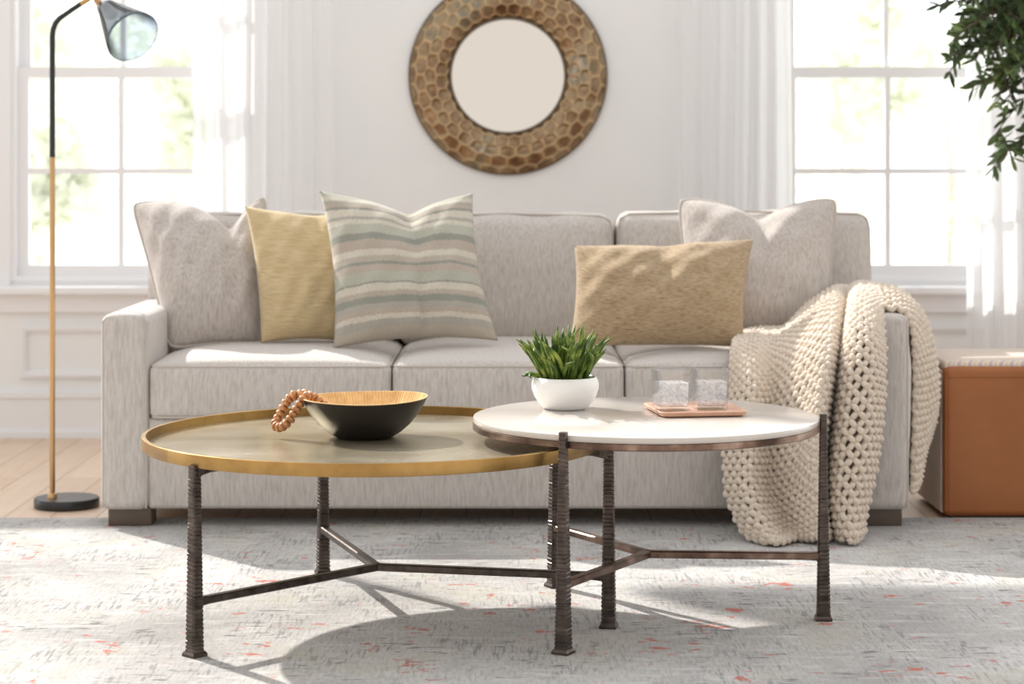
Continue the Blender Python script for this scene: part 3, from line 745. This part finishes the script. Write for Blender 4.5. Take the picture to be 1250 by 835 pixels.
ctrl = [(398, 496, 4.96), (389, 489, 4.96), (381, 484, 4.97), (374, 484, 4.955), (369, 489, 4.945), (365, 495, 4.945), (360, 503, 4.945), (355, 511, 4.945), (350, 517, 4.945), (344, 521.5, 4.955), (338, 521, 4.97), (336, 515, 4.985), (341, 508, 4.99), (345, 500, 4.99), (348, 494, 4.99), (352, 488, 4.99), (358, 483, 4.985), (366, 481, 4.985), (375, 482, 5.0), (384, 486, 5.01), (394, 492, 5.01)]
cp = [P(*c) for c in ctrl]; dense = []
for i in range(len(cp) - 1):
    for t in np.linspace(0, 1, 12, endpoint=False): dense.append(cr(cp[max(i - 1, 0)], cp[i], cp[i + 1], cp[min(i + 2, len(cp) - 1)], t))
dense.append(cp[-1]); dense = np.array(dense)
arc = np.concatenate([[0], np.cumsum(np.linalg.norm(np.diff(dense, axis=0), axis=1))])
bg = thing('bead_garland', tuple(P(340, 524, 4.96)), 'string of brown wooden beads hanging over left rim of black bowl', 'beads')
link('string', G().tube(dense, .0016, 6), 'cord', bg)
pitch = .0138; nb = int(arc[-1] / pitch); first = None
for k in range(nb):
    sarc = (k + .5) * pitch; p = np.array([np.interp(sarc, arc, dense[:, d]) for d in range(3)]); p2 = np.array([np.interp(sarc + .004, arc, dense[:, d]) for d in range(3)])
    if first is None:
        pr = [(.0016, -.0062)] + [(.0118 * math.cos(a) ** .6 + .0002, .0068 * math.sin(a)) for a in np.linspace(-1.35, 1.35, 11)] + [(.0016, .0064)]
        g = G().lathe(pr, (0, 0, 0), 18); first = link('bead', g, 'bead', bg, org=(0, 0, 0), sharp=0); b = first
    else:
        b = first.copy(); COL.objects.link(b); b.parent = bg
    d = Vector(p2 - p).normalized(); b.rotation_mode = 'QUATERNION'
    b.rotation_quaternion = d.to_track_quat('Z', 'Y'); b.location = Vector(p) - bg.location
    k_ = .92 + .16 * random.random(); b.scale = (k_, k_, 1)

# ------------------------------------------------------------------ succulent
px_, py_ = (690 - X0) * 5.07 / F, 5.075
pl = thing('potted_succulent', (px_, py_, WZ), 'green finger leaved succulent in a round white pot on stone table', 'plant')
g = G().lathe([(0, .0005), (.050, .0005), (.0535, .003), (.064, .014), (.074, .030), (.0805, .048), (.081, .058), (.079, .068), (.0752, .0758), (.0735, .0767), (.0715, .0748), (.074, .062), (.07, .055), (0, .055)], (px_, py_, WZ), 72); link('pot', g, 'ceramic', pl)
link('soil', G().lathe([(.072, .056), (.06, .063), (.03, .066), (0, .067)], (px_, py_, WZ), 32), 'soil', pl)
g = G(); rr = np.random.default_rng(5)
for k in range(126):
    a = rr.random() * 2 * PI; rad = .052 * math.sqrt(rr.random()); base = np.array([px_ + rad * math.cos(a), py_ + rad * math.sin(a), WZ + .06])
    lean = (rad / .052) * .52 + rr.normal() * .16; a2 = a + rr.normal() * .5; L = .158 - .06 * rr.random() - .02 * (rad / .058)
    if k >= 120: lean = 1.4; L = .05; a2 = PI + rr.normal() * .3; base = np.array([px_ - .055, py_ - .02, WZ + .072])
    crl = rr.normal() * .5; pts = []; R_ = []
    wmax = .0040 + .0020 * rr.random()
    for i in range(9):
        t = i / 8; ln = lean * (.55 + .45 * t); 
        a3 = a2 + crl * t * t; pts.append(base + np.array([math.cos(a3) * math.sin(ln), math.sin(a3) * math.sin(ln), math.cos(ln)]) * L * t + rr.normal(size=3) * .0006)
        R_.append(max(.0008, wmax * (.72 + .38 * math.sin(PI * t ** 1.3)) * (1 - t ** 7) ** .6))
    g.tube(pts, R_, 7)
link('foliage', g, 'succulent', pl, sharp=0)

# ------------------------------------------------------------------ tray and glasses
ta = math.atan2(.03, .203); tc_ = np.array([.432, 4.995])
tr = thing('serving_tray', (tc_[0], tc_[1], WZ), 'small tan square tray under two glasses on stone table', 'tray')
def rot2(p, a, c): return np.array([c[0] + p[0] * math.cos(a) - p[1] * math.sin(a), c[1] + p[0] * math.sin(a) + p[1] * math.cos(a)])
def rr_ring(h, r, n=8):
    out = []
    for cx, cy, a0 in ((1, -1, -PI / 2), (1, 1, 0), (-1, 1, PI / 2), (-1, -1, PI)):
        for i in range(n + 1): a = a0 + PI / 2 * i / n; out.append((cx * (h[0] - r) + r * math.cos(a), cy * (h[1] - r) + r * math.sin(a)))
    return out
def loft(rings, ang, c, cap0=True, cap1=True):
    V = []; Fc = []; n = len(rings[0][0])
    for pts, z in rings:
        for p in pts: w = rot2(p, ang, c); V.append((w[0], w[1], z))
    for i in range(len(rings) - 1):
        for k in range(n): Fc.append((i * n + k, i * n + (k + 1) % n, (i + 1) * n + (k + 1) % n, (i + 1) * n + k))
    if cap0: Fc.append(tuple(range(n))[::-1])
    if cap1: Fc.append(tuple((len(rings) - 1) * n + k for k in range(n)))
    return G().add(V, Fc)
hx, hy = .105, .108
ins = [(hx - .012, .0005, .014), (hx - .004, .004, .02), (hx, .0125, .024), (hx - .002, .0135, .022), (hx - .006, .012, .02), (hx - .012, .007, .016), (hx - .014, .006, .014)]
link('tray_body', loft([(rr_ring((h, h + .003), r), WZ + z) for h, z, r in ins], ta, tc_), 'tray', tr, sharp=30)

tz = WZ + .0065
def glass(center, ang, label):
    t = thing('drinking_glass', (center[0], center[1], tz), label, 'glass', 'square water glasses on the tan tray')
    H = .098; h0, h1, r0 = .0375, .0405, .010
    rings = [(rr_ring((h0 - .003,) * 2, r0 - .002), 0.0005), (rr_ring((h0,) * 2, r0), .003), (rr_ring((h1,) * 2, r0), H - .001), (rr_ring((h1 - .0007,) * 2, r0), H), (rr_ring((h1 - .002,) * 2, r0 - .002), H - .0005), (rr_ring((h0 - .003,) * 2, r0 - .002), .013), (rr_ring((h0 - .006,) * 2, r0 - .004), .010)]
    gl = loft([(p, tz + z) for p, z in rings], ang, center); link('tumbler', gl, 'tumbler', t, sharp=30)
    rw = [(rr_ring((h0 - .0045,) * 2, r0 - .003), .0135), (rr_ring((h0 - .0035,) * 2, r0 - .003), .05), (rr_ring((h0 - .0028,) * 2, r0 - .003), .066)]
    link('iced_water', loft([(p, tz + z) for p, z in rw], ang, center), 'water', t, sharp=30)
def gpos(x, D): return np.array([(x - X0) * D / F, D])
glass(gpos(819, 4.985), ta + .06, 'square water glass on tan tray, nearer the plant')
glass(gpos(866.5, 5.01), ta - .02, 'square water glass on tan tray, nearer the knit throw')

# ------------------------------------------------------------------ olive tree
tx, ty = 1.98, 7.15
ol = thing('olive_tree', (tx, ty, FL), 'tall leafy olive tree reaching in at upper right above the ottoman', 'tree')
g = G().lathe([(0, 0), (.14, 0), (.17, .30), (.17, .32), (.155, .32), (.15, .28), (0, .28)], (tx, ty, FL), 48); link('planter', g, 'planter', ol)
g = G(); g.tube([(tx, ty, .2), (tx + .03, ty, .7), (tx - .02, ty + .02, 1.2), (tx + .02, ty, 1.9)], [.03, .026, .022, .012], 10); gb = g
gl_ = G(); rr = np.random.default_rng(21)
def sprig(pts, n, ll):
    pts = np.array(pts); gb.tube(pts, np.linspace(.005, .0015, len(pts)), 6)
    seg = np.linalg.norm(np.diff(pts, axis=0), axis=1); ar_ = np.concatenate([[0], np.cumsum(seg)])
    for k in range(n):
        s_ = ar_[-1] * (k + .5) / n; p = np.array([np.interp(s_, ar_, pts[:, d]) for d in range(3)]); q_ = np.array([np.interp(min(s_ + .01, ar_[-1]), ar_, pts[:, d]) for d in range(3)])
        d = q_ - p if k < n - 1 else pts[-1] - pts[-2]; d = d / (np.linalg.norm(d) + 1e-9)
        for sd in (-1, 1):
            rv = rr.normal(size=3); rv -= d * np.dot(rv, d); rv /= np.linalg.norm(rv)
            ld = d * .75 + rv * .75; ld /= np.linalg.norm(ld); L = ll * (.75 + .5 * rr.random()); wv = np.cross(ld, rr.normal(size=3)); wv /= np.linalg.norm(wv); nv = np.cross(ld, wv); W = L * .15
            c = []
            for t, w in ((0, .15), (.25, .8), (.55, 1), (.85, .55), (1, .05)):
                m0 = p + ld * L * t - nv * L * .12 * t * t; c += [m0 - wv * W * w, m0 + nv * W * .25 * w, m0 + wv * W * w]
            gl_.add(c, [(i * 3 + j, i * 3 + j + 1, i * 3 + j + 4, i * 3 + j + 3) for i in range(4) for j in range(2)])
def branch(a, b, n_sub, ll=.055, droop=.05):
    a, b = np.array(a), np.array(b); pts = [a + (b - a) * t + np.array([0, 0, -droop * t * t]) + rr.normal(size=3) * .008 for t in np.linspace(0, 1, 8)]
    sprig(pts, 14, ll)
    for k in range(n_sub):
        t = .2 + .8 * rr.random(); p = a + (b - a) * t + np.array([0, 0, -droop * t * t]); d = (b - a) / np.linalg.norm(b - a) + rr.normal(size=3) * .7; d /= np.linalg.norm(d); L = .10 + .10 * rr.random()
        sprig([p + d * L * s_ + np.array([0, 0, -.04 * s_ * s_]) for s_ in np.linspace(0, 1, 6)], 8, ll)
T = lambda x, y, D: P(x, y, D)
branch((tx, ty, 1.75), T(1166, 26, 6.9), 9); branch((tx, ty, 1.8), T(1172, -8, 7.0), 10); branch((tx, ty, 1.7), T(1200, 38, 6.95), 12)
branch((tx, ty, 1.6), T(1222, 80, 6.95), 8); branch((tx, ty, 1.45), T(1212, 148, 6.9), 4, .06); branch((tx, ty, 1.42), T(1240, 168, 6.85), 3, .06)
branch((tx, ty, 1.8), T(1225, -10, 7.1), 12); branch((tx, ty, 1.7), T(1235, 30, 7.2), 12); branch((tx, ty, 1.65), T(1246, 60, 7.0), 10); branch((tx, ty, 1.75), T(1215, 10, 7.2), 12)
for k in range(9): a = k * .7; branch((tx, ty, 1.6 + .03 * k), (tx + .35 * abs(math.cos(a)) + .03, ty + .35 * math.sin(a), 1.75 + .3 * math.sin(k * 1.9)), 6)
link('branches', gb, 'bark', ol, sharp=0); link('foliage', gl_, 'olive', ol, sharp=0)

# ------------------------------------------------------------------ light
w = bpy.data.worlds.new('room_and_sky'); SC.world = w; w.use_nodes = True; t = w.node_tree; t.nodes.clear()
out = t.nodes.new('ShaderNodeOutputWorld'); bgd = t.nodes.new('ShaderNodeBackground'); tc = t.nodes.new('ShaderNodeTexCoord'); sp = t.nodes.new('ShaderNodeSeparateXYZ')
t.links.new(tc.outputs['Generated'], sp.inputs[0])
mr = t.nodes.new('ShaderNodeMapRange'); mr.inputs[1].default_value = -.5; mr.inputs[2].default_value = .5; t.links.new(sp.outputs['Y'], mr.inputs[0])
cr_ = t.nodes.new('ShaderNodeValToRGB'); e = cr_.color_ramp.elements; e[0].position = 0; e[0].color = (.82, .80, .775, 1); e[1].position = 1; e[1].color = (2.1, 2.13, 2.18, 1)
e2 = e.new(.45); e2.color = (.86, .86, .86, 1)
t.links.new(mr.outputs[0], cr_.inputs[0]); t.links.new(cr_.outputs[0], bgd.inputs[0]); bgd.inputs[1].default_value = 1.16; t.links.new(bgd.outputs[0], out.inputs[0])
sd = bpy.data.lights.new('sun', 'SUN'); sd.energy = 6.3; sd.angle = math.radians(1.0); sd.color = (1, .96, .90)
so = bpy.data.objects.new('sun', sd); COL.objects.link(so); so.location = (-5, 12, 6)
so.rotation_euler = Vector((.9, -1.05, -1)).to_track_quat('-Z', 'Y').to_euler()

cam = bpy.data.cameras.new('camera'); co = bpy.data.objects.new('camera', cam); COL.objects.link(co)
co.location = (0, 0, HC); co.rotation_euler = (PI / 2, 0, 0)
cam.sensor_width = 36; cam.lens = F / 1250 * 36; cam.shift_y = -(417.5 - Y0) / 1250; cam.clip_end = 200
cam.dof.use_dof = True; cam.dof.focus_distance = 4.95; cam.dof.aperture_fstop = 3.6
SC.camera = co
SC.view_settings.view_transform = 'Standard'; SC.view_settings.look = 'None'
SC.cycles.max_bounces = 10; SC.cycles.transparent_max_bounces = 16
